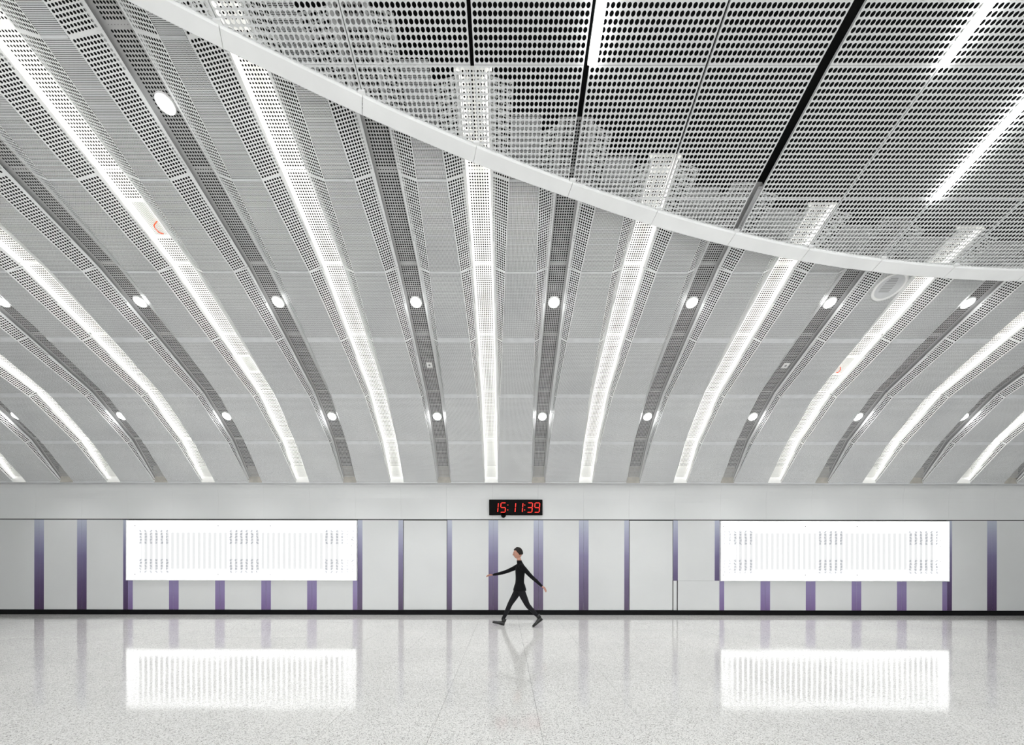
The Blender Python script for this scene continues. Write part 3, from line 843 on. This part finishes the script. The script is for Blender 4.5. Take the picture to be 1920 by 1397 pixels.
# person faces left (-X); person's own right arm is nearer... near side = -Y
PY = 8.80
per = empty('person', (0.30, PY, 0)); tag(per, 'person in black jacket and dark trousers striding left with arms swung wide', 'person')
def body():
    # chains relative to the person's base, X along the walk (left = -X); every chain roots inside the trunk
    trunk = [((0.01, 0, 0.84), (0.10, 0.13)), ((0.01, 0, 0.92), (0.115, 0.15)), ((0.015, 0, 1.04), (0.100, 0.132)), ((0.02, 0, 1.18), (0.118, 0.155)), ((0.026, 0, 1.30), (0.125, 0.19)),
             ((0.022, 0, 1.365), (0.075, 0.11)), ((0.005, 0, 1.42), (0.055, 0.056)), ((-0.012, 0, 1.48), (0.052, 0.052)), ((-0.02, 0, 1.54), (0.050, 0.050))]
    arm_f = [((0.02, 0.10, 1.325), 0.066), ((0.0, 0.175, 1.325), 0.068), ((-0.13, 0.215, 1.255), 0.056), ((-0.28, 0.24, 1.19), 0.047), ((-0.42, 0.23, 1.15), 0.042), ((-0.53, 0.22, 1.127), 0.033), ((-0.60, 0.21, 1.115), 0.029)]
    arm_n = [((0.02, -0.10, 1.325), 0.066), ((0.04, -0.175, 1.325), 0.068), ((0.14, -0.22, 1.22), 0.056), ((0.25, -0.26, 1.10), 0.047), ((0.35, -0.255, 1.015), 0.042), ((0.44, -0.25, 0.93), 0.033), ((0.49, -0.25, 0.885), 0.029)]
    leg_f = [((0.01, 0.075, 0.90), 0.10), ((-0.02, 0.085, 0.78), 0.098), ((-0.11, 0.095, 0.62), 0.083), ((-0.20, 0.10, 0.475), 0.064), ((-0.26, 0.10, 0.33), 0.060), ((-0.33, 0.10, 0.19), 0.046), ((-0.375, 0.10, 0.10), 0.043)]
    leg_n = [((0.01, -0.075, 0.90), 0.10), ((0.035, -0.085, 0.78), 0.098), ((0.11, -0.095, 0.62), 0.083), ((0.175, -0.10, 0.475), 0.064), ((0.27, -0.10, 0.37), 0.060), ((0.37, -0.10, 0.265), 0.046), ((0.445, -0.10, 0.20), 0.043)]
    vs, fs = [], []
    for ch in (trunk, arm_f, arm_n, leg_f, leg_n):
        o = skinned('chain', ch, [(j, j + 1) for j in range(len(ch) - 1)], 0, M['jacket'], 2)
        k = len(vs); vs += [tuple(v.co) for v in o.data.vertices]; fs += [tuple(k + i for i in p.vertices) for p in o.data.polygons]
        bpy.data.objects.remove(o)
    me = bpy.data.meshes.new('body'); me.from_pydata(vs, [], fs)
    o = bpy.data.objects.new('body', me); C.objects.link(o)
    rm = o.modifiers.new('fuse', 'REMESH'); rm.mode = 'VOXEL'; rm.voxel_size = 0.0125
    sm_ = o.modifiers.new('soft', 'SMOOTH'); sm_.factor = 0.5; sm_.iterations = 12
    dg = bpy.context.evaluated_depsgraph_get(); dg.update()
    m2 = bpy.data.meshes.new_from_object(o.evaluated_get(dg)); m2.name = 'body'; bpy.data.objects.remove(o)
    m2.materials.clear(); m2.materials.append(M['jacket'])
    for p in m2.polygons: p.use_smooth = True
    return link('body', m2, per)
bo = body()
# dress it: trousers below the hem, black jacket above, by face material (one continuous surface)
me = bo.data; me.materials.append(M['trousers']); me.materials.append(M['skin'])
for p in me.polygons:
    c = p.center
    if c.z < 0.86: p.material_index = 1
    if c.z > 1.44 and abs(c.y) < 0.1: p.material_index = 2
# jacket hem, collar, shirt front
q = MB(); n = 28
vs = []
for (z, rx, ry, xo) in ((0.82, 0.140, 0.185, 0.012), (0.785, 0.146, 0.190, 0.012), (0.78, 0.138, 0.182, 0.012), (0.90, 0.118, 0.158, 0.012), (1.02, 0.070, 0.100, 0.014)):
    vs += [(xo + rx * math.cos(2 * PI * i / n), ry * math.sin(2 * PI * i / n), z) for i in range(n)]
order = [4, 3, 0, 1, 2]
fs = []
for a_, b_ in zip(order[:-1], order[1:]):
    fs += [(a_ * n + i, a_ * n + (i + 1) % n, b_ * n + (i + 1) % n, b_ * n + i) for i in range(n)]
q.add(vs, fs)
q.build('jacket_hem', M['jacket'], per, smooth=True)
q = MB(); vs = []
for (z, r, xo) in ((1.37, 0.050, 0.012), (1.43, 0.052, 0.003), (1.446, 0.054, 0.0), (1.43, 0.057, 0.003), (1.37, 0.062, 0.012)):
    vs += [(xo + r * math.cos(2 * PI * i / n), r * 1.05 * math.sin(2 * PI * i / n), z) for i in range(n)]
q.add(vs, [(j * n + i, j * n + (i + 1) % n, (j + 1) * n + (i + 1) % n, (j + 1) * n + i) for j in range(4) for i in range(n)])
q.build('collar', M['jacket'], per, smooth=True)

# head
def head_mesh():
    bm = bmesh.new(); bmesh.ops.create_uvsphere(bm, u_segments=40, v_segments=30, radius=1.0)
    for v in bm.verts:
        x, y, z = v.co       # face looks to -X
        w_ = 0.076 * (1 - 0.22 * max(0, -z) ** 1.3)
        X = x * 0.098; Y = y * w_; Z = z * 0.122
        if x < 0:
            X *= 1.0 - 0.10 * abs(z) ** 2
            if z < -0.45: X *= 1.0 - 0.10 * (-z - 0.45)
        else:
            if z < -0.2: X *= 1 - 0.55 * (-z - 0.2)
        # brow, nose, lips, chin, eye sockets, cheekbones
        def g(yc, zc, sy, sz): return math.exp(-((y - yc) / sy) ** 2 - ((z - zc) / sz) ** 2) if x < 0.1 else 0
        X -= 0.021 * g(0, -0.17, 0.14, 0.10) + 0.011 * g(0, -0.04, 0.10, 0.16)
        X += 0.011 * (g(0.34, 0.03, 0.20, 0.12) + g(-0.34, 0.03, 0.20, 0.12))
        X -= 0.005 * g(0, 0.20, 0.6, 0.08)
        X -= 0.008 * g(0, -0.45, 0.22, 0.06) + 0.008 * g(0, -0.55, 0.20, 0.05) - 0.006 * g(0, -0.50, 0.24, 0.02)
        X -= 0.013 * g(0, -0.80, 0.3, 0.14)
        v.co = (X, Y, Z)
    me = bpy.data.meshes.new('head'); bm.to_mesh(me); bm.free(); me.materials.append(M['skin'])
    for p in me.polygons: p.use_smooth = True
    return me
hd = link('head', head_mesh(), per, (-0.030, 0, 1.600), (0, math.radians(-6), 0))
def ellips(name, c, r, material, parent, seg=14):
    bm = bmesh.new(); bmesh.ops.create_uvsphere(bm, u_segments=seg, v_segments=seg // 2 + 2, radius=1.0)
    for v in bm.verts: v.co = (v.co.x * r[0], v.co.y * r[1], v.co.z * r[2])
    me = bpy.data.meshes.new(name); bm.to_mesh(me); bm.free(); me.materials.append(material)
    for p in me.polygons: p.use_smooth = True
    return link(name, me, parent, c)
M['eye'] = mat('eye_white', (0.8, 0.8, 0.78), 0.2); M['iris'] = mat('dark_iris', (0.03, 0.015, 0.01), 0.2); M['lips'] = mat('lips', (0.42, 0.13, 0.11), 0.5)
for s in (-1, 1):
    ey = ellips('eye', (-0.071, s * 0.028, 0.004), (0.012, 0.014, 0.009), M['eye'], hd)
    ellips('iris', (-0.0805, s * 0.028, 0.004), (0.004, 0.006, 0.006), M['iris'], hd, 10)
    ellips('ear', (0.008, s * 0.074, -0.008), (0.016, 0.008, 0.030), M['skin'], hd)
    ellips('eyebrow', (-0.085, s * 0.030, 0.026), (0.006, 0.017, 0.004), M['hair'], hd)
ellips('mouth', (-0.0885, 0, -0.060), (0.006, 0.020, 0.006), M['lips'], hd)
# hair cap covering crown, back and sides
def hair_mesh():
    bm = bmesh.new(); bmesh.ops.create_uvsphere(bm, u_segments=64, v_segments=48, radius=1.0)
    for v in bm.verts:
        x, y, z = v.co
        lim = 0.45 if x < -0.45 else 0.45 - (x + 0.45) * 1.35
        lim = max(lim, -0.42)
        t = min(1.0, max(0.0, (z - lim) / 0.22)); t = t * t * (3 - 2 * t)
        k = 0.86 + t * (0.25 + 0.02 * math.sin(9 * x + 3 * z) * math.cos(7 * y))
        v.co = (x * 0.100 * k + 0.004, y * 0.078 * k, z * 0.122 * k + 0.002)
    me = bpy.data.meshes.new('hair'); bm.to_mesh(me); bm.free(); me.materials.append(M['hair'])
    for p in me.polygons: p.use_smooth = True
    return me
hr = link('hair', hair_mesh(), per, (-0.030, 0, 1.602), (0, math.radians(-6), 0))

# hands
def hand(wrist, direction, up, side, curl=0.5):
    d = Vector(direction).normalized(); u = Vector(up).normalized(); lat = d.cross(u).normalized(); u = lat.cross(d).normalized()
    w_ = Vector(wrist)
    pts = []; ed = []
    def add(p, r, frm=None):
        pts.append((tuple(p), r)); i = len(pts) - 1
        if frm is not None: ed.append((frm, i))
        return i
    a = add(w_, (0.026, 0.020)); b_ = add(w_ + d * 0.045, (0.036, 0.017), a); c = add(w_ + d * 0.085, (0.038, 0.015), b_)
    o = skinned('hand', pts, ed, 0, M['skin'], 2, per)
    for i, (off, ln) in enumerate(((-0.030, 0.066), (-0.010, 0.074), (0.010, 0.070), (0.029, 0.056))):
        p0 = w_ + d * 0.075 + lat * off; fp = []; dirn = d.copy(); p = p0
        fp.append((tuple(p), 0.0080)); p = p + d * 0.02; fp.append((tuple(p), 0.0080))
        for sgm, (f_, an) in enumerate(((0.45, 0.45), (0.32, 0.5), (0.23, 0.35))):
            dirn = (Matrix.Rotation(-an * curl * side, 3, lat) @ dirn); p = p + dirn * ln * f_; fp.append((tuple(p), 0.0076 - 0.0008 * sgm))
        skinned('finger', fp, [(j, j + 1) for j in range(len(fp) - 1)], 0, M['skin'], 1, o)
    p0 = w_ + d * 0.025 + lat * -0.022; t1 = (d * 0.6 - lat * 0.75 - u * 0.2).normalized()
    fp = [(tuple(p0), 0.013), (tuple(p0 + t1 * 0.035), 0.011), (tuple(p0 + t1 * 0.055 + d * 0.012), 0.0095), (tuple(p0 + t1 * 0.062 + d * 0.038), 0.0085)]
    skinned('thumb', fp, [(0, 1), (1, 2), (2, 3)], 0, M['skin'], 1, o)
hand((-0.585, 0.212, 1.117), (-1, -0.1, -0.10), (0, 0.5, 1), 1, 0.6)
hand((0.475, -0.25, 0.898), (0.72, 0.0, -0.70), (0.5, -0.5, 0.7), 1, 0.6)

# shoes: toe points left (-X)
def shoe(loc, pitch, name='shoe'):
    prof_ = [(0.075, 0.030, 0.060), (0.060, 0.036, 0.085), (0.02, 0.038, 0.095), (-0.03, 0.040, 0.075), (-0.08, 0.046, 0.058), (-0.13, 0.047, 0.048), (-0.17, 0.040, 0.040), (-0.195, 0.022, 0.030)]
    q = MB(); n = 14; vs = []
    for (x, hw_, h) in prof_:
        for i in range(n):
            t = 2 * PI * i / n; cy_, cz_ = math.cos(t), math.sin(t)
            vs.append((x, hw_ * math.copysign(abs(cy_) ** 0.8, cy_), h / 2 + h / 2 * math.copysign(abs(cz_) ** 0.7, cz_)))
    fs = [(j * n + i, j * n + (i + 1) % n, (j + 1) * n + (i + 1) % n, (j + 1) * n + i) for j in range(len(prof_) - 1) for i in range(n)]
    fs += [tuple(range(n))[::-1], tuple(range((len(prof_) - 1) * n, len(prof_) * n))]
    q.add(vs, fs)
    o = q.build('shoe', M['shoe'], per, smooth=True, loc=loc, rot=(0, pitch, 0))
    s = MB(); pts_ = [(x, hw_ * 1.06) for (x, hw_, h) in prof_]
    out = [(x, y_) for x, y_ in pts_] + [(x, -y_) for x, y_ in reversed(pts_)]
    m_ = len(out)
    s.add([(x, y_, -0.004) for x, y_ in out] + [(x, y_, 0.012) for x, y_ in out], [tuple(range(m_)), tuple(range(m_, 2 * m_))[::-1]] + [(i, (i + 1) % m_, m_ + (i + 1) % m_, m_ + i) for i in range(m_)])
    s.build('sole', M['shoe'], o)
    c_ = MB(); c_.cyl((0.035, 0, 0.07), (0.045, 0, 0.145), 0.046, 0.052, 18); c_.build('shoe_collar', M['shoe'], o, smooth=True)
    return o
shoe((-0.40, 0.10, 0.018), math.radians(14))
shoe((0.452, -0.10, 0.118), math.radians(-38))
